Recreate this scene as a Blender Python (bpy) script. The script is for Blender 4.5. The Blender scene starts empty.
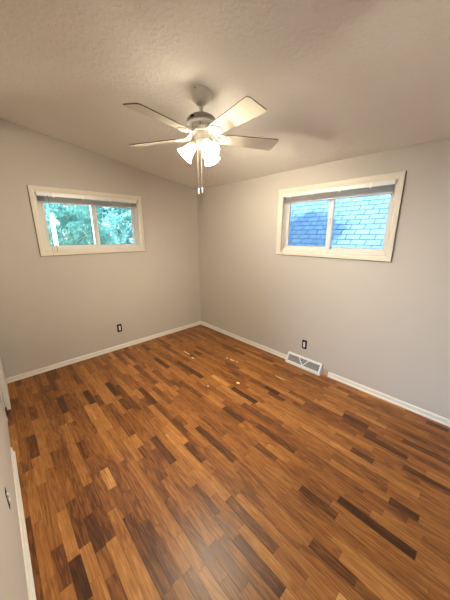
import bpy, bmesh, math, random
from mathutils import Vector, Matrix
SC = bpy.context.scene
COL = SC.collection
PI = math.pi

# ------------------------------------------------------------------ camera
YAW, PITCH, ROLL, F = 0.7537, -0.2605, -0.0033, 248.289
cam_d = bpy.data.cameras.new('camera'); cam = bpy.data.objects.new('camera', cam_d); COL.objects.link(cam)
fw = Vector((math.sin(YAW)*math.cos(PITCH), math.cos(YAW)*math.cos(PITCH), math.sin(PITCH)))
r0 = Vector((math.cos(YAW), -math.sin(YAW), 0)); u0 = r0.cross(fw)
rr = r0*math.cos(ROLL)+u0*math.sin(ROLL); uu = -r0*math.sin(ROLL)+u0*math.cos(ROLL)
m = Matrix((rr, uu, -fw)).transposed().to_4x4(); m.translation = Vector((-2.7032, -3.55, 1.6477))
cam.matrix_world = m
cam_d.sensor_fit = 'VERTICAL'; cam_d.sensor_height = 24.0; cam_d.lens = F/600*24.0
cam_d.clip_start = 0.02; cam_d.clip_end = 200
SC.camera = cam

# ------------------------------------------------------------------ world, sun, daylight portals, exposure
wd = bpy.data.worlds.new('sky'); SC.world = wd; wd.use_nodes = True
bg = wd.node_tree.nodes['Background']
# clear blue sky, made brighter beyond the left wall to add fill daylight
SKY, SKY_FILL = (0.60, 0.80, 1.0), (0.62, 0.78, 1.0)
SKY_K, SKY_FILL_K = 6.5, 8.5
_n = wd.node_tree.nodes; _l = wd.node_tree.links
_tc = _n.new('ShaderNodeTexCoord'); _dp = _n.new('ShaderNodeVectorMath'); _dp.operation = 'DOT_PRODUCT'
_dp.inputs[1].default_value = Vector((-0.97, -0.1, 0.2)).normalized(); _l.new(_tc.outputs['Generated'], _dp.inputs[0])
_mr = _n.new('ShaderNodeMapRange'); _mr.interpolation_type = 'SMOOTHSTEP'; _mr.inputs[1].default_value = -0.1; _mr.inputs[2].default_value = 0.95
_l.new(_dp.outputs['Value'], _mr.inputs[0])
_mc = _n.new('ShaderNodeMix'); _mc.data_type = 'RGBA'; _mc.inputs[6].default_value = (*SKY, 1); _mc.inputs[7].default_value = (*SKY_FILL, 1)
_ms = _n.new('ShaderNodeMapRange'); _ms.inputs[3].default_value = SKY_K; _ms.inputs[4].default_value = SKY_FILL_K
_l.new(_mr.outputs[0], _mc.inputs[0]); _l.new(_mr.outputs[0], _ms.inputs[0]); _l.new(_mc.outputs[2], bg.inputs[0]); _l.new(_ms.outputs[0], bg.inputs[1])
sd = bpy.data.lights.new('sun', 'SUN'); sd.energy = 26.0; sd.angle = math.radians(1.5); sd.color = (1, 0.95, 0.86)
sun = bpy.data.objects.new('sun', sd); COL.objects.link(sun)
sun.rotation_euler = Vector((0.50, -0.55, -0.66)).to_track_quat('-Z', 'Y').to_euler()
def portal(name, loc, direction, sx, sy):
    d = bpy.data.lights.new(name, 'AREA'); d.shape = 'RECTANGLE'; d.size = sx; d.size_y = sy
    o = bpy.data.objects.new(name, d); COL.objects.link(o); o.location = loc
    o.rotation_euler = Vector(direction).to_track_quat('-Z', 'Y').to_euler()
    d.cycles.is_portal = True
portal('sky_portal', (-1.634, 0.20, 1.78), (0, -1, 0), 1.2, 0.7)
portal('sky_portal', (0.20, -2.28, 1.775), (-1, 0, 0), 1.3, 0.7)
portal('sky_portal', (-3.03, -4.0, 1.08), (1, 0, 0), 0.85, 2.2)
SC.view_settings.view_transform = 'Standard'; SC.view_settings.look = 'None'
SC.view_settings.gamma = 1.0; SC.view_settings.use_curve_mapping = False
SC.view_settings.exposure = 0.56
LAMP, BULB = 5.0, 2200.0  # glow of the frosted shades, and of the bulbs inside them
LAMP_COL = (1.0, 0.90, 0.68)

# ------------------------------------------------------------------ helpers
def obj(name, bm, mat=None, parent=None, smooth=False, loc=None):
    me = bpy.data.meshes.new(name)
    bmesh.ops.recalc_face_normals(bm, faces=bm.faces[:])
    bm.to_mesh(me); bm.free()
    if mat is not None:
        for k in (mat if isinstance(mat, (list, tuple)) else [mat]): me.materials.append(k)
    if smooth:
        for p in me.polygons: p.use_smooth = True
        me.set_sharp_from_angle(angle=math.radians(38))
    o = bpy.data.objects.new(name, me); COL.objects.link(o)
    if parent: o.parent = parent
    if loc is not None: o.location = loc
    return o
def empty(name, loc=(0, 0, 0), rz=0):
    o = bpy.data.objects.new(name, None); COL.objects.link(o); o.location = loc; o.rotation_euler = (0, 0, rz)
    o.empty_display_size = 0.1
    return o
def tag(o, label, cat, group=None):
    o['label'] = label; o['category'] = cat
    if group: o['group'] = group
    return o
def struct(o, label=None):
    o['kind'] = 'structure'
    if label: o['label'] = label
    return o
def box(bm, a, b, mi=0, bev=0):
    x0, x1 = sorted((a[0], b[0])); y0, y1 = sorted((a[1], b[1])); z0, z1 = sorted((a[2], b[2]))
    v = [bm.verts.new(p) for p in ((x0,y0,z0),(x1,y0,z0),(x1,y1,z0),(x0,y1,z0),(x0,y0,z1),(x1,y0,z1),(x1,y1,z1),(x0,y1,z1))]
    fs = [bm.faces.new([v[i] for i in q]) for q in ((0,3,2,1),(4,5,6,7),(0,1,5,4),(1,2,6,5),(2,3,7,6),(3,0,4,7))]
    for f in fs: f.material_index = mi
    if bev:
        es = list({e for f in fs for e in f.edges})
        bmesh.ops.bevel(bm, geom=es, offset=bev, segments=2, affect='EDGES', profile=0.5)
    return fs
def prism(bm, pts, vec, mi=0):
    vec = Vector(vec); a = [bm.verts.new(p) for p in pts]; b = [bm.verts.new(Vector(p)+vec) for p in pts]; n = len(pts)
    fs = [bm.faces.new(a), bm.faces.new(b[::-1])]
    for i in range(n): fs.append(bm.faces.new((a[i], b[i], b[(i+1) % n], a[(i+1) % n])))
    for f in fs: f.material_index = mi
    return fs
def lathe(bm, prof, M=None, seg=40, cap=True, mi=0):
    M = M or Matrix(); rings = []
    for r, z in prof:
        rings.append([bm.verts.new(M @ Vector((r*math.cos(2*PI*k/seg), r*math.sin(2*PI*k/seg), z))) for k in range(seg)])
    for a, b in zip(rings, rings[1:]):
        for k in range(seg):
            f = bm.faces.new((a[k], a[(k+1) % seg], b[(k+1) % seg], b[k])); f.material_index = mi
    if cap:
        for ring in (rings[0], rings[-1]):
            f = bm.faces.new(ring); f.material_index = mi
def tube(bm, pts, r, seg=8, mi=0, flat=1.0):
    pts = [Vector(p) for p in pts]; rings = []
    rs = r if isinstance(r, (list, tuple)) else [r]*len(pts)
    for i, p in enumerate(pts):
        t = (pts[min(i+1, len(pts)-1)]-pts[max(i-1, 0)]).normalized()
        up = Vector((0, 0, 1)) if abs(t.z) < 0.95 else Vector((1, 0, 0))
        a = t.cross(up).normalized(); b = a.cross(t)
        rings.append([bm.verts.new(p+a*rs[i]*math.cos(2*PI*k/seg)+b*rs[i]*flat*math.sin(2*PI*k/seg)) for k in range(seg)])
    for a, b in zip(rings, rings[1:]):
        for k in range(seg):
            f = bm.faces.new((a[k], a[(k+1) % seg], b[(k+1) % seg], b[k])); f.material_index = mi
    for ring in (rings[0], rings[-1]):
        f = bm.faces.new(ring); f.material_index = mi

# ------------------------------------------------------------------ materials
def mat(name, col, rough=0.5, metal=0.0, spec=0.5):
    m = bpy.data.materials.new(name); m.use_nodes = True
    b = m.node_tree.nodes['Principled BSDF']
    b.inputs['Base Color'].default_value = (*col, 1); b.inputs['Roughness'].default_value = rough
    b.inputs['Metallic'].default_value = metal; b.inputs['Specular IOR Level'].default_value = spec
    return m
def nd(m, t, **kw):
    n = m.node_tree.nodes.new(t)
    for k, v in kw.items(): setattr(n, k, v)
    return n
def lk(m, a, b): m.node_tree.links.new(a, b)
def bsdf(m): return m.node_tree.nodes['Principled BSDF']
def bumpy(m, scale, strength, dist=0.002, detail=3, ramp=None):
    tc = nd(m, 'ShaderNodeTexCoord'); n = nd(m, 'ShaderNodeTexNoise'); n.inputs['Scale'].default_value = scale
    n.inputs['Detail'].default_value = detail; lk(m, tc.outputs['Object'], n.inputs['Vector'])
    src = n.outputs['Fac']
    if ramp:
        r = nd(m, 'ShaderNodeValToRGB'); r.color_ramp.elements[0].position = ramp[0]; r.color_ramp.elements[1].position = ramp[1]
        lk(m, src, r.inputs[0]); src = r.outputs[0]
    b = nd(m, 'ShaderNodeBump'); b.inputs['Strength'].default_value = strength; b.inputs['Distance'].default_value = dist
    lk(m, src, b.inputs['Height']); lk(m, b.outputs[0], bsdf(m).inputs['Normal'])
    return m
def mottled(m, c1, c2, scale=3.0):
    tc = nd(m, 'ShaderNodeTexCoord'); n = nd(m, 'ShaderNodeTexNoise'); n.inputs['Scale'].default_value = scale
    n.inputs['Detail'].default_value = 4; lk(m, tc.outputs['Object'], n.inputs['Vector'])
    mx = nd(m, 'ShaderNodeMix', data_type='RGBA'); mx.inputs[6].default_value = (*c1, 1); mx.inputs[7].default_value = (*c2, 1)
    lk(m, n.outputs['Fac'], mx.inputs[0]); lk(m, mx.outputs[2], bsdf(m).inputs['Base Color'])
    return m
M_WALL = bumpy(mottled(mat('greige wall paint', (0.56, 0.50, 0.435), 0.75, spec=0.3), (0.55, 0.50, 0.455), (0.565, 0.515, 0.47)), 220, 0.25, 0.001)
M_CEIL = bumpy(mat('textured ceiling paint', (0.78, 0.735, 0.69), 0.9, spec=0.2), 38, 0.5, 0.003, 5, (0.46, 0.60))
M_TRIM = mottled(mat('white painted trim', (0.78, 0.74, 0.68), 0.4), (0.76, 0.72, 0.66), (0.80, 0.76, 0.70), 6)
M_CASE = mottled(mat('cream painted casing', (0.72, 0.66, 0.57), 0.45), (0.70, 0.63, 0.54), (0.76, 0.70, 0.61), 8)
M_EDGE = mottled(mat('dark casing edge', (0.10, 0.06, 0.035), 0.7), (0.08, 0.05, 0.03), (0.14, 0.09, 0.05), 20)  # dark brown strip along the outer casing edge
M_VINYL = mottled(mat('white vinyl', (0.74, 0.71, 0.67), 0.35), (0.73, 0.70, 0.66), (0.76, 0.73, 0.69), 5)
M_GASKET = mottled(mat('grey gasket', (0.22, 0.22, 0.23), 0.6), (0.2, 0.2, 0.21), (0.25, 0.25, 0.26), 30)
M_SLAT = mottled(mat('blind slats grey', (0.42, 0.38, 0.36), 0.4), (0.52, 0.48, 0.46), (0.6, 0.56, 0.54), 12)
M_RAIL = mottled(mat('blind rail white metal', (0.72, 0.74, 0.76), 0.3), (0.70, 0.72, 0.74), (0.74, 0.76, 0.78), 12)
M_CORD = mottled(mat('blind cord', (0.25, 0.24, 0.23), 0.6), (0.22, 0.21, 0.2), (0.3, 0.29, 0.28), 40)
M_DARK = mottled(mat('dark box', (0.012, 0.010, 0.010), 0.8, spec=0.15), (0.01, 0.009, 0.009), (0.018, 0.015, 0.015), 40)
M_PLUG = mottled(mat('white receptacle', (0.85, 0.82, 0.80), 0.35), (0.83, 0.80, 0.78), (0.87, 0.84, 0.82), 40)
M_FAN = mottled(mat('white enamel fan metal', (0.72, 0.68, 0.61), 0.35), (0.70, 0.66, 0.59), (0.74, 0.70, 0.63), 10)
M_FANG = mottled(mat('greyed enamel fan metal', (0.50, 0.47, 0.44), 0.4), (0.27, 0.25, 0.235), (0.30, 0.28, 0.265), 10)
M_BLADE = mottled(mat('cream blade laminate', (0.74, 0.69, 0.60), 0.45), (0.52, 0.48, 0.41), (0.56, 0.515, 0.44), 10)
M_BEDGE = mottled(mat('brown blade edge', (0.17, 0.12, 0.08), 0.6), (0.15, 0.10, 0.07), (0.2, 0.14, 0.1), 20)
M_STEEL = mottled(mat('steel', (0.45, 0.43, 0.40), 0.35, 0.9), (0.4, 0.38, 0.36), (0.5, 0.48, 0.45), 30)
M_BRONZE = mottled(mat('aged hinge metal', (0.10, 0.085, 0.07), 0.4, 0.8), (0.06, 0.05, 0.045), (0.2, 0.17, 0.14), 60)
M_VENT = mottled(mat('white vent enamel', (0.80, 0.80, 0.82), 0.4), (0.78, 0.78, 0.80), (0.83, 0.83, 0.85), 10)
M_FIN = mottled(mat('grey vent fins', (0.36, 0.36, 0.37), 0.5), (0.50, 0.50, 0.52), (0.56, 0.56, 0.58), 20)
M_RAW = mottled(mat('bare tan wood', (0.50, 0.36, 0.22), 0.7), (0.46, 0.33, 0.2), (0.55, 0.4, 0.25), 30)
M_GLINT_CHIP = mottled(mat('pale glint and bare wood', (0.80, 0.66, 0.45), 0.6), (0.75, 0.6, 0.4), (0.85, 0.72, 0.5), 60)  # pale colour paints reflected glints as well as bare wood
M_SHADE = mat('frosted glowing glass', (0.9, 0.88, 0.84), 0.4)
bsdf(M_SHADE).inputs['Emission Color'].default_value = (*LAMP_COL, 1); bsdf(M_SHADE).inputs['Emission Strength'].default_value = LAMP
_m = nd(M_SHADE, 'ShaderNodeMixShader'); _t = nd(M_SHADE, 'ShaderNodeBsdfTransparent'); _m.inputs[0].default_value = .145
lk(M_SHADE, bsdf(M_SHADE).outputs[0], _m.inputs[1]); lk(M_SHADE, _t.outputs[0], _m.inputs[2]); lk(M_SHADE, _m.outputs[0], M_SHADE.node_tree.nodes['Material Output'].inputs[0])
M_BULB = mat('lit bulb', (0.9, 0.9, 0.9), 0.4)
bsdf(M_BULB).inputs['Emission Color'].default_value = (*LAMP_COL, 1); bsdf(M_BULB).inputs['Emission Strength'].default_value = BULB
# window glass: clear pane with a fresnel reflection
M_GLASS = bpy.data.materials.new('window glass'); M_GLASS.use_nodes = True
nt = M_GLASS.node_tree; nt.nodes.clear()
o_ = nt.nodes.new('ShaderNodeOutputMaterial'); mx = nt.nodes.new('ShaderNodeMixShader'); tr = nt.nodes.new('ShaderNodeBsdfTransparent')
gl = nt.nodes.new('ShaderNodeBsdfGlossy'); gl.inputs['Roughness'].default_value = 0.0; fr = nt.nodes.new('ShaderNodeFresnel'); fr.inputs[0].default_value = 1.5
tr.inputs[0].default_value = (0.93, 0.97, 0.98, 1)
nt.links.new(fr.outputs[0], mx.inputs[0]); nt.links.new(tr.outputs[0], mx.inputs[1]); nt.links.new(gl.outputs[0], mx.inputs[2]); nt.links.new(mx.outputs[0], o_.inputs[0])

# oak strip floor
M_OAK = mat('oak strip floor', (0.3, 0.12, 0.04), 0.33, spec=0.32)
def oak():
    m = M_OAK; b = bsdf(m)
    tone = nd(m, 'ShaderNodeAttribute', attribute_name='tone'); rnd = nd(m, 'ShaderNodeAttribute', attribute_name='rnd')
    tc = nd(m, 'ShaderNodeTexCoord')
    off = nd(m, 'ShaderNodeMath', operation='MULTIPLY'); off.inputs[1].default_value = 37.0; lk(m, rnd.outputs['Fac'], off.inputs[0])
    comb = nd(m, 'ShaderNodeCombineXYZ'); lk(m, off.outputs[0], comb.inputs[0]); lk(m, off.outputs[0], comb.inputs[1]); lk(m, off.outputs[0], comb.inputs[2])
    add = nd(m, 'ShaderNodeVectorMath', operation='ADD'); lk(m, tc.outputs['Object'], add.inputs[0]); lk(m, comb.outputs[0], add.inputs[1])
    mp = nd(m, 'ShaderNodeMapping'); mp.inputs['Scale'].default_value = (1, 0.085, 1); lk(m, add.outputs[0], mp.inputs[0])
    n1 = nd(m, 'ShaderNodeTexNoise'); n1.inputs['Scale'].default_value = 16; n1.inputs['Detail'].default_value = 3; n1.inputs['Distortion'].default_value = 0.6
    lk(m, mp.outputs[0], n1.inputs['Vector'])
    # cathedral rings: bands of the noise field
    mul = nd(m, 'ShaderNodeMath', operation='MULTIPLY'); mul.inputs[1].default_value = 46; lk(m, n1.outputs['Fac'], mul.inputs[0])
    sn = nd(m, 'ShaderNodeMath', operation='SINE'); lk(m, mul.outputs[0], sn.inputs[0])
    n2 = nd(m, 'ShaderNodeTexNoise'); n2.inputs['Scale'].default_value = 150; n2.inputs['Detail'].default_value = 2; lk(m, mp.outputs[0], n2.inputs['Vector'])
    n3 = nd(m, 'ShaderNodeTexNoise'); n3.inputs['Scale'].default_value = 2.2; n3.inputs['Detail'].default_value = 3; lk(m, tc.outputs['Object'], n3.inputs['Vector'])
    # value = tone + .07*sin + .2*(n2-.5) + .12*(n1-.5)
    def madd(src, k, c, prev):
        a = nd(m, 'ShaderNodeMath', operation='MULTIPLY_ADD'); a.inputs[1].default_value = k; a.inputs[2].default_value = c; lk(m, src, a.inputs[0])
        s = nd(m, 'ShaderNodeMath', operation='ADD'); lk(m, a.outputs[0], s.inputs[0]); lk(m, prev, s.inputs[1]); return s.outputs[0]
    v = madd(sn.outputs[0], 0.085, 0.0, tone.outputs['Fac'])
    v = madd(n2.outputs['Fac'], 0.5, -0.25, v); v = madd(n1.outputs['Fac'], 0.35, -0.175, v); v = madd(n3.outputs['Fac'], 0.22, -0.11, v)
    r = nd(m, 'ShaderNodeValToRGB'); lk(m, v, r.inputs[0]); e = r.color_ramp.elements
    e[0].position = 0.0; e[0].color = (0.045, 0.015, 0.006, 1)
    e[1].position = 1.0; e[1].color = (0.60, 0.30, 0.105, 1)
    for p, c in ((0.25, (0.11, 0.036, 0.011, 1)), (0.5, (0.26, 0.098, 0.025, 1)), (0.75, (0.40, 0.170, 0.046, 1))):
        q = e.new(p); q.color = c
    lk(m, r.outputs[0], b.inputs['Base Color'])
    rg = nd(m, 'ShaderNodeMath', operation='MULTIPLY_ADD'); rg.inputs[1].default_value = 0.22; rg.inputs[2].default_value = 0.27
    lk(m, n2.outputs['Fac'], rg.inputs[0]); lk(m, rg.outputs[0], b.inputs['Roughness'])
    bp = nd(m, 'ShaderNodeBump'); bp.inputs['Strength'].default_value = 0.25; bp.inputs['Distance'].default_value = 0.0006
    lk(m, n2.outputs['Fac'], bp.inputs['Height']); lk(m, bp.outputs[0], b.inputs['Normal'])
oak()
M_GAP = mottled(mat('dark plank gap', (0.03, 0.014, 0.008), 0.8), (0.07, 0.028, 0.012), (0.09, 0.037, 0.016), 20)

# ------------------------------------------------------------------ room constants
W, H, S = 2.849, 2.35, 0.1678          # width, low-side ceiling height, ceiling slope
YB = -4.40                             # wall behind the camera
T = 0.14
zc = lambda x: H - S*x                 # ceiling height at x

# floor: strips laid along y, each plank its own raised face over dark gaps
def px(u, v):                          # point of the floor seen at photo pixel (u, v), used to place the notable planks
    d = fw + rr*(u-225)/F - uu*(v-300)/F; t = -1.6477/d.z
    return Vector((-2.7032+d.x*t, -3.55+d.y*t))
NOTABLE = [((339,498),(416,556),.06),((300,488),(337,516),.24),((390,498),(420,515),.2),((312,540),(355,585),.26),((93,512),(106,545),.2),
 ((78,555),(90,598),.1),((147,518),(180,576),.27),((62,510),(76,550),.72),((88,543),(100,575),.7),((92,482),(103,503),.27),
 ((57,398),(65,413),.1),((85,391),(94,403),.08),((26,438),(32,459),.24),((106,383),(117,396),.1),((85,406),(93,421),.75),((45,448),(54,466),.72),
 ((62,425),(76,441),.6),((76,467),(90,499),.7),((107,467),(117,485),.78),((226,406),(245,420),.2),((197,427),(237,459),.2),((230,389),(256,403),.05),
 ((265,387),(279,394),.1),((186,443),(205,460),.27),((257,444),(279,457),.25),((174,363),(206,376),.12),((171,420),(189,438),.28),((210,376),(228,386),.85),
 ((343,415),(367,429),.12),((367,431),(407,460),.2),((350,451),(373,463),.22),((330,423),(370,455),.62),((426,422),(449,431),.2),((140,388),(158,402),.12),
 ((153,359),(168,368),.12),((153,437),(173,463),.2),((190,443),(218,477),.25),((287,477),(337,517),.2),((240,533),(283,593),.2),((280,513),(317,553),.3),
 ((344,417),(376,437),.2),((40,455),(47,480),.3),((160,376),(175,385),.3),((120,345),(128,350),.2),((140,345),(150,350),.25),((118,400),(127,410),.2)]
def build_floor():
    rnd = random.Random(11); pw = 0.0572; bm = bmesh.new()
    tl = bm.faces.layers.float.new('tone'); rl = bm.faces.layers.float.new('rnd')
    box(bm, (-W-T, YB-T, -0.05), (T, T, -0.004), 1)
    nrow = int(W/pw)+1; rows = {i: [] for i in range(nrow)}
    for a, b, t in NOTABLE:
        p, q = px(*a), px(*b); i = int((-(p.x+q.x)/2)/pw)
        y0, y1 = sorted((p.y, q.y))
        if i in rows and all(y1 < s[0]+.0 or y0 > s[1] for s in rows[i]): rows[i].append((y0, y1, t))
    g = 0.0004
    def plank(i, y0, y1, tone):
        x1 = min(-i*pw-g, -0.001); x0 = max(-(i+1)*pw+g, -W+0.001)
        if x1-x0 < .003 or y1-y0 < .004: return
        b = 0.0005
        ys, ye = y0+g, y1-g
        v = [bm.verts.new(p) for p in ((x0,ys,-b),(x1,ys,-b),(x1,ye,-b),(x0,ye,-b),(x0+b,ys+b,0),(x1-b,ys+b,0),(x1-b,ye-b,0),(x0+b,ye-b,0))]
        r = rnd.random()
        for q in ((4,5,6,7),(0,1,5,4),(1,2,6,5),(2,3,7,6),(3,0,4,7)):
            f = bm.faces.new([v[k] for k in q]); f[tl] = tone; f[rl] = r; f.material_index = 0
    for i in range(nrow):
        fixed = sorted(rows[i]); y = YB; fixed.append((0.0, 0.0, None))
        for y0, y1, t in fixed:
            while y < y0-1e-6:
                L = rnd.choice((.18,.23,.28,.34,.42,.5,.62))*rnd.uniform(.85,1.15)
                e = y+L
                if e > y0-0.10: e = y0
                q = rnd.random()
                tone = rnd.gauss(.50, .095) if q < .88 else (rnd.uniform(.26,.36) if q < .95 else rnd.uniform(.64,.72))
                plank(i, y, e, tone); y = e
            if t is not None: plank(i, y0, y1, t); y = y1
    bmesh.ops.recalc_face_normals(bm, faces=bm.faces[:])
    struct(obj('floor', bm, [M_OAK, M_GAP]), 'orange-brown oak strip floor with darker and paler planks mixed in')
build_floor()

# ceiling
bm = bmesh.new()
prism(bm, [(T, YB-T, zc(T)), (-W-T, YB-T, zc(-W-T)), (-W-T, YB-T, zc(-W-T)+.12), (T, YB-T, zc(T)+.12)], (0, -YB+2*T, 0))
struct(obj('ceiling', bm, M_CEIL), 'sloped off-white textured ceiling')
# walls with openings
def gable(name, y0, y1, op, label):    # a wall across x, with its top following the ceiling; op = (x0,x1,z0,z1)
    bm = bmesh.new(); x0, x1, z0, z1 = op; v = (0, y1-y0, 0); L, R = -W, 0
    prism(bm, [(L,y0,-.05),(x0,y0,-.05),(x0,y0,zc(x0)),(L,y0,zc(L))], v)
    prism(bm, [(x1,y0,-.05),(R,y0,-.05),(R,y0,zc(R)),(x1,y0,zc(x1))], v)
    prism(bm, [(x0,y0,-.05),(x1,y0,-.05),(x1,y0,z0),(x0,y0,z0)], v)
    prism(bm, [(x0,y0,z1),(x1,y0,z1),(x1,y0,zc(x1)),(x0,y0,zc(x0))], v)
    bmesh.ops.remove_doubles(bm, verts=bm.verts[:], dist=1e-5)
    return struct(obj(name, bm, M_WALL), label)
def side(name, x0, x1, op, top, label):
    bm = bmesh.new(); A, B = YB-T, T
    if op:
        y0, y1, z0, z1 = op
        box(bm, (x0,A,-.05), (x1,y0,top)); box(bm, (x0,y1,-.05), (x1,B,top)); box(bm, (x0,y0,-.05), (x1,y1,z0)); box(bm, (x0,y0,z1), (x1,y1,top))
        bmesh.ops.remove_doubles(bm, verts=bm.verts[:], dist=1e-5)
    else: box(bm, (x0,A,-.05), (x1,B,top))
    return struct(obj(name, bm, M_WALL), label)
CW = 0.055                              # casing width
WA = (-2.2694, -0.9978, 1.406, 2.157)   # outer casing of window on the back wall (x0,x1,z0,z1)
WB = (-2.918, -1.6408, 1.393, 2.157)    # outer casing of window on the right wall (y0,y1,z0,z1)
inn = lambda w: (w[0]+CW, w[1]-CW, w[2]+CW, w[3]-CW)
gable('wall_back', 0, T, inn(WA), 'greige wall with the small wide window on the left')
side('wall_right', 0, T, inn(WB), H+.002, 'greige wall with the window above the floor vent')
side('wall_left', -W-T, -W, (-4.37, -3.63, 0.04, 2.10), zc(-W)+.002, 'greige wall at the left edge')
W3 = (-4.37, -3.63, 0.04, 2.10)            # unseen glazed opening added in the left wall for fill daylight (y0,y1,z0,z1)
bm = bmesh.new(); prism(bm, [(-W,YB-T,-.05),(0,YB-T,-.05),(0,YB-T,zc(0)),(-W,YB-T,zc(-W))], (0,T,0)); struct(obj('wall_front', bm, M_WALL), 'greige wall behind the viewer')

# ------------------------------------------------------------------ windows. local frame: u along the wall, v into the wall (outwards), z up
def make_window(name, w, mapf, glass_split, glass_l, glass_r, label, flip=False):
    root = struct(empty(name, mapf((w[0]+w[1])/2, 0, w[2])), label)
    base = root.location.copy()
    def part(nm, fn, mt, parent=root, smooth=False):
        b = bmesh.new(); fn(b)
        for v in b.verts: v.co = Vector(mapf(*v.co)) - base
        o = obj(nm, b, mt, parent, smooth); return o
    x0, x1, z0, z1 = w; a0, a1, c0, c1 = inn(w)
    def casing(b):
        pr = [(0,0),(0,-.017),(.004,-.019),(.034,-.017),(.044,-.012),(CW+.004,-.011),(CW+.004,0)]   # distance from outer edge, height off wall
        rings = []
        for d, v in pr:
            rings.append([b.verts.new(p) for p in ((x0+d,v,z0+d),(x1-d,v,z0+d),(x1-d,v,z1-d),(x0+d,v,z1-d))])
        for p, q in zip(rings, rings[1:]):
            for k in range(4): b.faces.new((p[k], p[(k+1)%4], q[(k+1)%4], q[k]))
    part('casing', casing, M_CASE)
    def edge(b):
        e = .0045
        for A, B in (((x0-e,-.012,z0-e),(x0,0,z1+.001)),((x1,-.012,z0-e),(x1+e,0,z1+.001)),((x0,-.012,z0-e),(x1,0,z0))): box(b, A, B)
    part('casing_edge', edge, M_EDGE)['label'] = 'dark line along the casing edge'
    def jamb(b):                        # lining of the opening
        t = .006
        box(b, (a0,0,c0), (a0+t,.14,c1)); box(b, (a1-t,0,c0), (a1,.14,c1)); box(b, (a0+t,0,c0), (a1-t,.14,c0+t)); box(b, (a0+t,0,c1-t), (a1-t,.14,c1))
    part('jamb', jamb, M_CASE)
    def frame(b):                       # vinyl outer frame with stepped track
        def ringbox(i0, i1, v0, v1):
            A0, A1, C0, C1 = a0+i0, a1-i0, c0+i0, c1-i0; t = i1-i0
            box(b, (A0,v0,C0), (A0+t,v1,C1)); box(b, (A1-t,v0,C0), (A1,v1,C1)); box(b, (A0+t,v0,C0), (A1-t,v1,C0+t)); box(b, (A0+t,v0,C1-t), (A1-t,v1,C1))
        ringbox(.006, .020, .030, .135); ringbox(.020, .028, .044, .052); ringbox(.020, .028, .084, .09)
    part('frame', frame, M_VINYL)
    gm = glass_split
    def sash(nm, s0, s1, v0, v1, st0, st1, rail):
        zz0, zz1 = c0+.024, c1-.024
        def f(b):
            for A, B in (((s0,v0,zz0),(s0+st0,v1,zz1)),((s1-st1,v0,zz0),(s1,v1,zz1)),((s0+st0,v0,zz0),(s1-st1,v1,zz0+rail)),((s0+st0,v0,zz1-rail),(s1-st1,v1,zz1))):
                box(b, A, B, bev=.0025)
        o = part(nm, f, M_VINYL)
        vm = (v0+v1)/2; g0, g1, h0, h1 = s0+st0, s1-st1, zz0+rail, zz1-rail
        def gk(b):
            t = .004
            box(b, (g0,vm-.007,h0), (g0+t,vm+.007,h1)); box(b, (g1-t,vm-.007,h0), (g1,vm+.007,h1)); box(b, (g0+t,vm-.007,h0), (g1-t,vm+.007,h0+t)); box(b, (g0+t,vm-.007,h1-t), (g1-t,vm+.007,h1))
        part('gasket', gk, M_GASKET, o)
        part('pane', lambda b: box(b, (g0+.001,vm-.002,h0+.001), (g1-.001,vm+.002,h1-.001)), M_GLASS, o)
        return o
    # the sash on the viewer's left is the inner one
    if not flip:
        s_in = sash('sash', a0+.022, gm+.035, .053, .083, .045, .050, .032)
        sash('sash', gm-.02, a1-.022, .091, .121, .040, .034, .026)
        lx = gm+.006
    else:
        s_in = sash('sash', gm-.035, a1-.022, .053, .083, .050, .045, .032)
        sash('sash', a0+.022, gm+.02, .091, .121, .034, .040, .026)
        lx = gm-.006
    part('latch', lambda b: (box(b, (lx-.012,.040,(c0+c1)/2-.03), (lx+.012,.053,(c0+c1)/2+.03), bev=.003)), M_VINYL, s_in)
    return root
mapA = lambda u, v, z: (u, v, z)
mapB = lambda u, v, z: (v, u, z)
make_window('window_1', WA, mapA, -1.625, 0, 0, 'small wide sliding window looking onto leafy trees')
make_window('window_2', WB, mapB, -2.265, 0, 0, "small wide sliding window looking onto a shingled roof", flip=True)
# glazed opening added behind the viewer to let fill daylight in
bm = bmesh.new(); y0, y1, z0, z1 = W3; X = -W-.1; X1 = -W-.04
for A, B in (((X,y0,z0),(X1,y0+.04,z1)),((X,y1-.04,z0),(X1,y1,z1)),((X,y0+.04,z0),(X1,y1-.04,z0+.05)),((X,y0+.04,z1-.05),(X1,y1-.04,z1))): box(bm, A, B)
w3 = struct(obj('fill_window', bm, M_VINYL), 'glazed opening added behind the viewer for fill daylight')
bm = bmesh.new(); box(bm, (-W-.075,y0+.04,z0+.05), (-W-.071,y1-.04,z1-.05)); obj('pane', bm, M_GLASS, w3)

# ------------------------------------------------------------------ baseboards and door
def baseboard(name, axis, a, b, sgn, pos, h=.058, t=.012):
    pr = [(0,0),(t,0),(t,h*.80),(t*.75,h*.90),(t*.4,h),(0,h)]
    bm = bmesh.new()
    if axis == 'x': prism(bm, [(a, pos+sgn*d, z) for d, z in pr], (b-a, 0, 0))
    else: prism(bm, [(pos+sgn*d, a, z) for d, z in pr], (0, b-a, 0))
    # quarter-round shoe at the foot
    q = [(t,0)]+[(t+.009*math.cos(k*PI/8), .014*math.sin(k*PI/8)) for k in range(5)]
    if axis == 'x': prism(bm, [(a, pos+sgn*d, z) for d, z in q], (b-a, 0, 0))
    else: prism(bm, [(pos+sgn*d, a, z) for d, z in q], (0, b-a, 0))
    return struct(obj(name, bm, M_TRIM))
baseboard('baseboard_back', 'x', -W, 0, -1, 0)
baseboard('baseboard_right', 'y', -1.915, -.022, -1, 0)
baseboard('baseboard_right', 'y', YB, -2.47, -1, 0)
baseboard('baseboard_left', 'y', -3.6, -1.27, 1, -W)
baseboard('baseboard_front', 'x', -W+.022, -.022, 1, YB)
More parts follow.
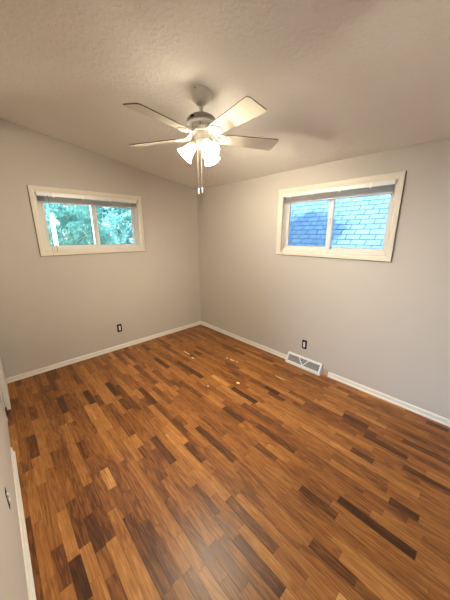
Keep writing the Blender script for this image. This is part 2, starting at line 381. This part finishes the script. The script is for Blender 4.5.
# flat casing strip by the left wall doorway and the door swung open flat beyond it
bm = bmesh.new(); box(bm, (-W,-.815,0), (-W+.004,-.675,2.06), bev=.002)
struct(obj('trim_1', bm, M_TRIM), 'narrow white trim strip on the left wall')
dr = struct(empty('door_1', (-W+.03, -.65, 0)), 'white door slab standing open flat against the left wall')
bm = bmesh.new(); box(bm, (-.026,.02,.012), (.009,.60,2.03), bev=.002); obj('door_slab', bm, M_TRIM, dr)
for z in (.035, 1.75):
    bm = bmesh.new(); lathe(bm, [(.0045,0),(.0045,.085),(.006,.088),(.003,.094)], Matrix.Translation((-.018,-.122,z)), 10)
    box(bm, (-.026,-.150,z), (-.0235,-.100,z+.085)); box(bm, (-.0245,-.124,z), (-.018,-.120,z+.085))
    obj('hinge', bm, M_BRONZE, dr, True)

# ------------------------------------------------------------------ blinds (raised), inside the top of each window
def make_blind(w, mapf, left_sign, label, clips, wand_u, cord_u):
    a0, a1, c0, c1 = inn(w); um = (a0+a1)/2; top = c1+.004
    root = empty('window_blind', mapf(um, -.005, top)); base = root.location.copy()
    tag(root, label, 'window blind', 'raised mini blinds over the windows')
    def part(nm, fn, mt, parent=root, smooth=False):
        b = bmesh.new(); fn(b)
        for v in b.verts: v.co = Vector(mapf(*v.co)) - base
        return obj(nm, b, mt, parent, smooth)
    b0, b1 = a0+.012, a1-.012
    part('head_rail', lambda b: (box(b, (b0,-.010,c1-.034), (b1,.022,c1-.004), bev=.002), box(b, (b0,-.0125,c1-.038), (b1,-.010,c1-.030))), M_RAIL)
    def slats(b):
        n = 22; zt = c1-.040; dz = .0026
        for k in range(n):
            z = zt-k*dz; f = -.009+.0012*math.sin(k*1.7)
            pts = [(b0+.004, f, z-.0006), (b0+.004, f+.0125, z+.0008), (b0+.004, f+.025, z-.0006), (b0+.004, f+.025, z-.0014), (b0+.004, f+.0125, z), (b0+.004, f, z-.0014)]
            prism(b, pts, (b1-b0-.008, 0, 0))
    part('slats', slats, M_SLAT)
    part('bottom_rail', lambda b: box(b, (b0+.003,-.010,c1-.112), (b1-.003,.017,c1-.098), bev=.002), M_SLAT)
    for u in clips:
        def clip(b):
            box(b, (u-.007,-.0155,c1-.052), (u+.007,-.0125,c1-.004), bev=.001)
            box(b, (u-.005,-.022,c1-.056), (u+.005,-.0125,c1-.044), bev=.002)
        part('clip', clip, M_PLUG)
    for s in (b0-.009, b1+.009):
        part('bracket', lambda b: box(b, (s-.009,-.016,c1-.038), (s+.009,.024,c1-.001), bev=.002), M_STEEL)
    part('wand', lambda b: tube(b, [(wand_u,-.014,c1-.03),(wand_u+.002,-.024,c1-.09),(wand_u+.004,-.026,w[2]+.035)], .0032, 6), M_CORD, smooth=True)
    for j in (0, 1):
        part('cord', lambda b: tube(b, [(cord_u+.006*j,-.014,c1-.035),(cord_u+.006*j,-.021,c1-.15),(cord_u+.012*j+.004,-.023,c1-.4),(cord_u+.02*j,-.021,w[2]+.0+.05*j),(cord_u+.02*j+.01,-.024,w[2]-.03+.06*j)], .0013, 5), M_CORD, smooth=True)
make_blind(WA, mapA, -1, 'raised white mini blind in the leafy back-wall window', [-2.05, -1.75, -1.43, -1.17], -2.105, -2.15)
make_blind(WB, mapB, 1, 'raised white mini blind in the right-wall window facing the shingles', [-1.80, -2.08, -2.38, -2.66], -1.725, -1.745)

# ------------------------------------------------------------------ uncovered outlets
def make_outlet(loc, rz, label):
    t = empty('electrical_outlet', loc, rz); tag(t, label, 'outlet', 'uncovered wall outlets')
    bm = bmesh.new()                     # local: x along the wall, -y towards the room
    prof = []
    w, h, r = .033, .060, .014
    for cx, cz, a0 in ((w-r,h-r,0),(-w+r,h-r,90),(-w+r,-h+r,180),(w-r,-h+r,270)):
        for k in range(5):
            a = math.radians(a0+k*22.5); prof.append((cx+r*math.cos(a), cz+r*math.sin(a)))
    prism(bm, [(x, -.003, z) for x, z in prof], (0, .0029, 0)); obj('outlet_box', bm, M_DARK, t)
    bm = bmesh.new()
    box(bm, (-.011,-.012,-.033), (.011,-.003,.033), bev=.002)
    for s in (-1, 1):
        lathe(bm, [(.0125,0),(.0125,.006),(.011,.008)], Matrix.Translation((0,-.010,s*.020)) @ Matrix.Rotation(PI/2, 4, 'X'), 20)
    plug = obj('receptacle', bm, M_PLUG, t, True)
    for s in (-1, 1):
        for dx, hh in ((-.006,.0045),(.006,.0035)):
            bm = bmesh.new(); box(bm, (dx-.001,-.0186,s*.020-hh+.002), (dx+.001,-.0178,s*.020+hh+.002)); obj('slot', bm, M_DARK, plug)
    for s in (-1, 1):
        bm = bmesh.new(); box(bm, (-.008,-.0045,s*.044-.006), (.008,-.003,s*.044+.006)); box(bm, (-.003,-.0065,s*.044-.003), (.003,-.0045,s*.044+.003), bev=.0008)
        obj('mounting_tab', bm, M_BRONZE, t)
    return t
make_outlet((-1.496, 0, .318), 0, 'uncovered outlet low on the back wall under the leafy window')
make_outlet((0, -2.133, .295), -PI/2, 'uncovered outlet on the right wall above the white floor vent')
make_outlet((-W, -2.145, .40), PI/2, 'uncovered outlet on the left wall at the edge of the view').scale = (.85, .5, .85)

# ------------------------------------------------------------------ baseboard register
def make_register():
    y0, y1 = -2.395, -1.925; L = y1-y0
    t = empty('floor_register', (0, (y0+y1)/2, 0)); tag(t, 'white baseboard heating vent with V shaped bars under the right wall outlet', 'vent')
    h = L/2; A = Vector((-.022, 0, .122)); B = Vector((-.078, 0, .022))   # front face, top and bottom edge
    P = lambda u, s, off=0: (A+(B-A)*s)+Vector((0, u, 0))+Vector((-(A.z-B.z), 0, -(A.x-B.x)*-1)).normalized()*0 + Vector((-.87*off, 0, .49*off))
    bm = bmesh.new()                     # body: top strip, ends, toe
    box(bm, (-.024,-h,.118), (0,h,.124)); box(bm, (-.080,-h,0), (-.074,h,.022))
    for s in (-1, 1):
        prism(bm, [(0, s*h-.002*(s+1)/1-(-.0) if False else s*h, 0), (-.080, s*h, 0), (-.078, s*h, .022), (-.022, s*h, .124), (0, s*h, .124)], (0, -s*.004, 0))
    obj('body', bm, M_VENT, t)
    def slab(bm, quad, th=.004):
        a = [bm.verts.new(P(u, s, 0)) for u, s in quad]; b = [bm.verts.new(P(u, s, th)) for u, s in quad]
        bm.faces.new(a); bm.faces.new(b[::-1]); n = len(quad)
        for i in range(n): bm.faces.new((a[i], a[(i+1)%n], b[(i+1)%n], b[i]))
    bm = bmesh.new(); e = .022
    slab(bm, [(-h,0),(h,0),(h,.14),(-h,.14)]); slab(bm, [(-h,.82),(h,.82),(h,1),(-h,1)])
    slab(bm, [(-h,.14),(-h+e,.14),(-h+e,.82),(-h,.82)]); slab(bm, [(h,.14),(h-e,.14),(h-e,.82),(h,.82)])
    slab(bm, [(-.072,.14),(-.060,.14),(-.006+.012,.82),(-.006-.004,.82)]); slab(bm, [(.072,.14),(.060,.14),(-.004,.82),(.012,.82)])
    obj('face_frame', bm, M_VENT, t)
    bm = bmesh.new(); slab(bm, [(-h+.004,.05),(h-.004,.05),(h-.004,.95),(-h+.004,.95)], -.012); o = obj('backing', bm, M_DARK, t)
    bm = bmesh.new(); n = 44
    for k in range(n):                   # louvre fins: slanted either side of the V
        u = -h+e+(k+.5)*(L-2*e)/n
        d = .006
        slab(bm, [(u-.0016,.14),(u+.0016,.14),(u+.0016,.82),(u-.0016,.82)], .0015)
    for k in range(4):
        s = .14+(k+1)*.136; slab(bm, [(-h+e,s-.012),(h-e,s-.012),(h-e,s+.012),(-h+e,s+.012)], .001)
    obj('fins', bm, M_FIN, t)
make_register()
bm = bmesh.new(); box(bm, (-.010,-2.47,.0), (0,-2.40,.075)); struct(obj('trim_2', bm, M_RAW), 'bare tan wood in the baseboard gap beside the vent')

# ------------------------------------------------------------------ ceiling fan
def make_fan():
    FX, FY = -1.432, -1.959; t = empty('ceiling_fan', (FX, FY, zc(FX)))
    tag(t, 'white five-blade ceiling fan with three lit glass shades', 'ceiling fan')
    tilt = Matrix.Rotation(math.atan(S), 4, 'Y')
    bm = bmesh.new()
    lathe(bm, [(.070,.004),(.073,-.004),(.072,-.012),(.068,-.022),(.061,-.038),(.053,-.052),(.043,-.063),(.034,-.069),(.026,-.071),(.024,-.076),(.020,-.081),(.014,-.083)], tilt, 48)
    lathe(bm, [(.074,.003),(.0755,-.002),(.0755,-.006),(.074,-.008)], tilt, 48)
    can = obj('canopy', bm, M_FAN, t, True)
    for a in (20, 200):
        bm = bmesh.new(); lathe(bm, [(.004,0),(.004,.004),(.002,.006)], tilt @ Matrix.Rotation(math.radians(a),4,'Z') @ Matrix.Translation((.071,0,-.012)) @ Matrix.Rotation(PI/2,4,'Y'), 10); obj('screw', bm, M_BRONZE, can)
    bm = bmesh.new(); lathe(bm, [(.0135,-.078),(.0135,-.120),(.019,-.122),(.021,-.126),(.021,-.140)], None, 24)
    obj('down_rod', bm, M_FAN, t, True)
    bm = bmesh.new()
    lathe(bm, [(.020,-.130),(.045,-.132),(.070,-.138),(.088,-.148),(.099,-.160),(.105,-.174),(.106,-.186),(.103,-.190),(.085,-.188),(.060,-.186)], None, 56)
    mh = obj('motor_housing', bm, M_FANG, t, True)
    bm = bmesh.new(); box(bm, (.098,-.014,-.178), (.1075,.014,-.165), bev=.001)
    for v in bm.verts: v.co = Matrix.Rotation(math.radians(-165),4,'Z') @ v.co
    obj('reverse_switch', bm, M_DARK, mh)
    bm = bmesh.new()                       # vent ring: row of bars between two bands
    lathe(bm, [(.064,-.184),(.064,-.190),(.054,-.190)], None, 48, False); lathe(bm, [(.054,-.214),(.066,-.214),(.068,-.224),(.066,-.240),(.05,-.242)], None, 48)
    for k in range(36):
        a = 2*PI*k/36; M_ = Matrix.Rotation(a,4,'Z')
        fs = box(bm, (.056,-.0030,-.216), (.064,.0030,-.187))
        for v in {v for f in fs for v in f.verts}: v.co = M_ @ v.co
    vr = obj('vent_ring', bm, M_FAN, t, True)
    bm = bmesh.new(); lathe(bm, [(.051,-.186),(.051,-.216)], None, 32); obj('ring_core', bm, M_DARK, vr)
    bm = bmesh.new()
    lathe(bm, [(.046,-.240),(.050,-.250),(.053,-.256),(.053,-.284),(.049,-.290),(.054,-.296),(.055,-.308),(.048,-.322),(.034,-.334),(.018,-.340),(.010,-.349),(.004,-.353)], None, 48)
    kit = obj('light_kit', bm, M_FAN, t, True)
    # blades
    ZB = -.268; first = None
    def blade_bms():
        blade = bmesh.new(); out = []
        r0_, r1_, w0, w1, c = .165, .586, .054, .076, .022
        ctrl = [(r0_+.012,-w0),(r1_-c,-w1)] + [(r1_-c+c*math.sin(k*PI/8), -w1+c-c*math.cos(k*PI/8)) for k in range(1,5)] \
             + [(r1_-c+c*math.cos(k*PI/8), w1-c+c*math.sin(k*PI/8)) for k in range(0,5)] + [(r0_+.012,w0),(r0_,w0-.012),(r0_,-w0+.012)]
        fs = prism(blade, [(x, y, -.003) for x, y in ctrl], (0, 0, .006))
        for f in fs[2:]: f.material_index = 1
        iron = bmesh.new(); R_ = lambda pts, r=.0042: tube(iron, [(x, y, z) for x, y, z in pts], r, 8, flat=.6)
        zt = .006
        arm = [(.055,0,.036),(.080,0,.032),(.100,0,.012),(.120,0,-.003),(.140,0,-.006)]
        tube(iron, arm, [.013,.011,.010,.009,.008], 10, flat=.5)
        for s in (-1, 1):
            R_([(.070,s*.012,.024),(.095,s*.030,.012),(.115,s*.040,-.003),(.140,s*.047,-.006),(.165,s*.047,-.006),(.190,s*.040,-.006)])
            R_([(.125,0,-.004),(.140,s*.010,-.006),(.160,s*.022,-.006),(.185,s*.028,-.006),(.205,s*.018,-.006),(.212,0,-.006)])
            R_([(.135,s*.030,-.006)]+[(.150+.012*math.cos(a*PI/4), s*(.032+.010*math.sin(a*PI/4)), -.006) for a in range(7)], .003)
            R_([(.190,s*.040,-.006),(.205,s*.030,-.006),(.215,s*.012,-.006),(.222,0,-.006)])
            lathe(iron, [(.008,-.010),(.010,-.007),(.010,-.003)], Matrix.Translation((.192,s*.036,0)), 12)
        R_([(.140,0,-.006),(.180,0,-.006),(.222,0,-.006)], .005)
        lathe(iron, [(.008,-.010),(.010,-.007),(.010,-.003)], Matrix.Translation((.205,0,0)), 12)
        return blade, iron
    tags = []
    for k in range(5):
        a = math.radians(46.7+72*k)
        M_ = Matrix.Translation((0,0,ZB)) @ Matrix.Rotation(a,4,'Z') @ Matrix.Rotation(math.radians(BLADE_PITCH),4,'X')
        if first is None:
            b, i = blade_bms(); bo = obj('blade', b, [M_BLADE, M_BEDGE], t); io = obj('blade_iron', i, M_FAN, bo, True); first = (bo, io)
        else:
            bo = first[0].copy(); io = first[1].copy(); COL.objects.link(bo); COL.objects.link(io); bo.parent = t; io.parent = bo
        bo.matrix_local = M_
    # shades
    for az in (137, 17, -103):
        a = math.radians(az); d = Vector((math.cos(a)*.70, math.sin(a)*.70, -.72)).normalized()
        p0 = Vector((math.cos(a)*.050, math.sin(a)*.050, -.308))
        Q = Matrix.Translation(p0) @ d.to_track_quat('Z', 'Y').to_matrix().to_4x4()
        bm = bmesh.new(); lathe(bm, [(.010,-.012),(.012,.0),(.022,.006),(.030,.012),(.031,.034),(.027,.036)], Q, 32); so = obj('lamp_socket', bm, M_FAN, t, True)
        bm = bmesh.new()
        pr = [(.026,.026),(.031,.032),(.034,.045),(.037,.060),(.042,.080),(.050,.098),(.059,.113),(.064,.122)]
        n = 48; rings = []
        for j, (r, z) in enumerate(pr + [(r-.003, z-.001) for r, z in pr[::-1]]):
            rings.append([bm.verts.new(Q @ Vector((r*(1+.012*math.cos(12*2*PI*q/n))*math.cos(2*PI*q/n), r*(1+.012*math.cos(12*2*PI*q/n))*math.sin(2*PI*q/n), z))) for q in range(n)])
        for r1, r2 in zip(rings, rings[1:]):
            for q in range(n): bm.faces.new((r1[q], r1[(q+1)%n], r2[(q+1)%n], r2[q]))
        obj('lamp_shade', bm, M_SHADE, so, True)
        bm = bmesh.new(); lathe(bm, [(.010,.030),(.013,.050),(.024,.075),(.026,.088),(.018,.102),(.004,.108)], Q, 20); obj('bulb', bm, M_BULB, so, True)
    # pull chains
    for off, zl in ((-.034, -.610), (-.008, -.605)):
        cx, cy = off*.73, -off*.68; cx -= .02*.68*0; 
        bm = bmesh.new(); n = 48
        for q in range(n):
            z = -.345+(zl+.345)*q/(n-1); bmesh.ops.create_icosphere(bm, subdivisions=1, radius=.0017, matrix=Matrix.Translation((cx, cy, z)))
        tube(bm, [(cx,cy,-.335),(cx,cy,zl)], .0012, 5)
        ch = obj('pull_chain', bm, M_FAN, t)
        bm = bmesh.new(); lathe(bm, [(.0025,.002),(.006,-.004),(.0072,-.014),(.0072,-.030),(.005,-.037),(.002,-.039)], Matrix.Translation((cx,cy,zl)), 14); obj('chain_pull', bm, M_FAN, ch, True)
BLADE_PITCH = -12.5
make_fan()

# ------------------------------------------------------------------ pale floor patches: glints of light painted in, together with worn bare wood
def glint_chip(u, v, L, w, a):
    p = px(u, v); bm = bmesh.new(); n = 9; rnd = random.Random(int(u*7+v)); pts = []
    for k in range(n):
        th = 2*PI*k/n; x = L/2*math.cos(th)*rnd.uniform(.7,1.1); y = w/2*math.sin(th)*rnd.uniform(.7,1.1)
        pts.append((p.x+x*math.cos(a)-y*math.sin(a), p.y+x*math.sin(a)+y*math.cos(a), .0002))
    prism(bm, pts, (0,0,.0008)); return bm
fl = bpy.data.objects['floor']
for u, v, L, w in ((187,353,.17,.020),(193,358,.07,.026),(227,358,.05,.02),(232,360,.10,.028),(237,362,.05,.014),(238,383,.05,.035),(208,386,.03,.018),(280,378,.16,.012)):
    obj('glint_worn_patch', glint_chip(u, v, L, w, PI/2), M_GLINT_CHIP, fl)['label'] = 'small pale patch of painted glint and bare wood'

# ------------------------------------------------------------------ outside
M_GROUND = mottled(mat('dry ground', (0.16, 0.15, 0.13), 0.9), (0.12, 0.115, 0.10), (0.19, 0.175, 0.155), 2)
bm = bmesh.new(); box(bm, (-25,-25,-.75), (25,25,-.65)); struct(obj('ground', bm, M_GROUND), 'bare ground outside')
M_SHIN = mat('blue grey shingles', (0.25, 0.38, 0.5), 0.9, spec=0.1)
def shingle_mat():
    m = M_SHIN; uv = nd(m, 'ShaderNodeUVMap'); br = nd(m, 'ShaderNodeTexBrick'); lk(m, uv.outputs[0], br.inputs['Vector'])
    br.inputs['Color1'].default_value = (0.036, 0.074, 0.115, 1); br.inputs['Color2'].default_value = (0.052, 0.096, 0.145, 1); br.inputs['Mortar'].default_value = (0.005, 0.016, 0.04, 1)
    br.inputs['Scale'].default_value = 1.0; br.inputs['Mortar Size'].default_value = 0.012; br.inputs['Brick Width'].default_value = 0.30; br.inputs['Row Height'].default_value = 0.15
    br.inputs['Mortar Smooth'].default_value = 0.2
    n = nd(m, 'ShaderNodeTexNoise'); n.inputs['Scale'].default_value = 40; n.inputs['Detail'].default_value = 4; lk(m, uv.outputs[0], n.inputs['Vector'])
    mx = nd(m, 'ShaderNodeMix', data_type='RGBA', blend_type='OVERLAY'); mx.inputs[0].default_value = .6
    lk(m, br.outputs['Color'], mx.inputs[6]); lk(m, n.outputs['Fac'], mx.inputs[7]); lk(m, mx.outputs[2], bsdf(m).inputs['Base Color'])
shingle_mat()
def make_house():
    t = empty('neighboring_house', (4.0, -2, -.65)); tag(t, 'neighboring house with a blue-grey shingled roof seen through the right window', 'house')
    M_SID = mottled(mat('house siding', (.6,.62,.63), .7), (.57,.59,.6), (.63,.65,.66), 4)
    bx = t.location; pitch = math.radians(47); e = Vector((2.5, 0, .75)); d = Vector((math.cos(pitch), 0, math.sin(pitch))); nrm = Vector((-math.sin(pitch), 0, math.cos(pitch)))
    y0, y1 = -9, 6; bm = bmesh.new(); uvl = bm.loops.layers.uv.new('UVMap'); n = 26; h = .15
    for k in range(n):
        a = e+d*(k*h)+nrm*.003; b = e+d*((k+1)*h)+nrm*.001; c = e+d*((k+1)*h)+nrm*.003
        for quad in (((a, y0, k*h+.002), (a, y1, k*h+.002), (b, y1, (k+1)*h-.002), (b, y0, (k+1)*h-.002)), ((b, y0, (k+1)*h-.002), (b, y1, (k+1)*h-.002), (c, y1, (k+1)*h), (c, y0, (k+1)*h))):
            vs = [bm.verts.new((p.x-bx.x, y-bx.y, p.z-bx.z)) for p, y, s in quad]; f = bm.faces.new(vs)
            for lp, (p, y, s) in zip(f.loops, quad): lp[uvl].uv = (y, s)
    top = e+d*(n*h)
    me = bpy.data.meshes.new('roof'); bm.to_mesh(me); bm.free(); me.materials.append(M_SHIN); o = bpy.data.objects.new('roof', me); COL.objects.link(o); o.parent = t
    bm = bmesh.new(); ex = e-bx; tx = top-bx
    prism(bm, [(ex.x+.4,y0+2.1+.2,0),(2*tx.x-ex.x-.4,y0+2.1+.2,0),(2*tx.x-ex.x-.4,y0+2.1+.2,ex.z+.35),(tx.x,y0+2.1+.2,tx.z-.1),(ex.x+.4,y0+2.1+.2,ex.z+.35)], (0, y1-y0-.6, 0)); obj('house_wall', bm, M_SID, t)
    bm = bmesh.new(); box(bm, (ex.x-.02,y0+2,ex.z-.16), (ex.x+.02,y1+2,ex.z+.0)); obj('fascia', bm, M_TRIM, t)
make_house()

def tree(loc, height, crown, nleaf, seed, label, col_mat, leaf=.07, low=.0, trunk_r=.09):
    rnd = random.Random(seed); t = empty('leafy_tree', loc); tag(t, label, 'tree', 'trees outside the house')
    bm = bmesh.new(); tube(bm, [(0,0,0),(.06,.03,height*.3),(-.04,.05,height*.6),(.03,0,height*.9)], [trunk_r,trunk_r*.8,trunk_r*.55,.02], 10)
    for k in range(16):
        a = rnd.uniform(0, 2*PI); z = rnd.uniform(max(low,.15), .85)*height; L = crown*rnd.uniform(.5,.9)
        tube(bm, [(0,0,z),(math.cos(a)*L*.5,math.sin(a)*L*.5,z+.25*L),(math.cos(a)*L,math.sin(a)*L,z+.4*L)], [.014,.009,.004], 6)
    obj('trunk', bm, M_BARK, t, True)
    verts, faces = [], []
    cl = []
    for k in range(220):                  # clumps of leaves through the crown
        while True:
            p = Vector((rnd.uniform(-1,1), rnd.uniform(-1,1), rnd.uniform(-1,1)))
            if .35 < p.length < 1: break
        cl.append((Vector((p.x*crown, p.y*crown, height*(low+1)/2+p.z*height*(1-low)/2)), rnd.uniform(.2,.42)*(.6 if crown < 1 else 1)))
    for k in range(nleaf):
        c, r = cl[rnd.randrange(len(cl))]
        p = c+Vector((rnd.gauss(0,.5), rnd.gauss(0,.5), rnd.gauss(0,.5)))*r
        s = leaf*rnd.uniform(.6,1.25)
        q = Vector((rnd.gauss(0,1), rnd.gauss(0,1), rnd.gauss(0,1))).normalized(); n_ = Vector((rnd.gauss(0,1), rnd.gauss(0,1), rnd.gauss(.4,1))).normalized(); w_ = q.cross(n_).normalized()
        b = len(verts); verts += [p-q*s*.6, p+w_*s*.3+n_.cross(q)*0, p+q*s*.6, p-w_*s*.3]; faces.append((b,b+1,b+2,b+3))
    me = bpy.data.meshes.new('foliage'); me.from_pydata([tuple(v) for v in verts], [], faces); me.materials.append(col_mat)
    o = bpy.data.objects.new('foliage', me); COL.objects.link(o); o.parent = t
    return t
M_BARK = mottled(mat('bark', (.16,.12,.09), .9), (.12,.09,.07), (.22,.18,.14), 12)
def leafmat(name, c1, c2):
    m = mottled(mat(name, c1, .5), c1, c2, 1.7); b = bsdf(m)
    mx = nd(m, 'ShaderNodeMixShader'); tr = nd(m, 'ShaderNodeBsdfTranslucent'); tr.inputs[0].default_value = (*[min(1, x*1.3) for x in c2], 1); mx.inputs[0].default_value = .35
    out = [n for n in m.node_tree.nodes if n.type == 'OUTPUT_MATERIAL'][0]
    lk(m, b.outputs[0], mx.inputs[1]); lk(m, tr.outputs[0], mx.inputs[2]); lk(m, mx.outputs[0], out.inputs[0]); return m
L1 = leafmat('teal green leaves', (.04,.17,.165), (.12,.31,.29)); L2 = leafmat('fresh green leaves', (.055,.20,.175), (.15,.35,.29))
tree((-1.2, 3.2, -.65), 4.4, .8, 24000, 3, 'leafy green tree close outside the left of the back window', L2, .06, .15, .05)
tree((1.15, 4.8, -.65), 4.6, .95, 26000, 4, 'bushy tree seen through the right pane of the back window', L1, .075, .1, .05)
tree((.2, 10.4, -.65), 7.6, 3.2, 60000, 5, 'large tree standing farthest behind the other trees', L1, .15, .03)
tree((1.75, 1.6, -.65), 5.4, .75, 7000, 6, 'unseen slim tree added to cast shade on the shingled roof', L2, .09, .55, .05)  # stands outside both window views, put in as a shadow caster for the roof
# unseen eave added to keep the sun out of the back window
bm = bmesh.new(); prism(bm, [(.35,T,zc(.35)+.13),(-W-.6,T,zc(-W-.6)+.13),(-W-.6,T,zc(-W-.6)+.25),(.35,T,zc(.35)+.25)], (0,.55,0)); struct(obj('trim_3', bm, M_TRIM), 'unseen roof eave added to shade the back window')
# white porch post with a slanting brace at the left edge of the leafy window
t = empty('porch_post', (-1.755, 2.0, -.65)); tag(t, 'white post with a short slanting brace seen in the left of the back window', 'post')
bm = bmesh.new(); box(bm, (-.028,-.03,0), (.028,.03,2.66), bev=.005); obj('post', bm, M_VENT, t)
bm = bmesh.new(); prism(bm, [(.02,-.03,2.50),(.02,-.03,2.60),(.10,-.03,2.50),(.10,-.03,2.46)], (0,.06,0)); obj('brace', bm, M_VENT, t)
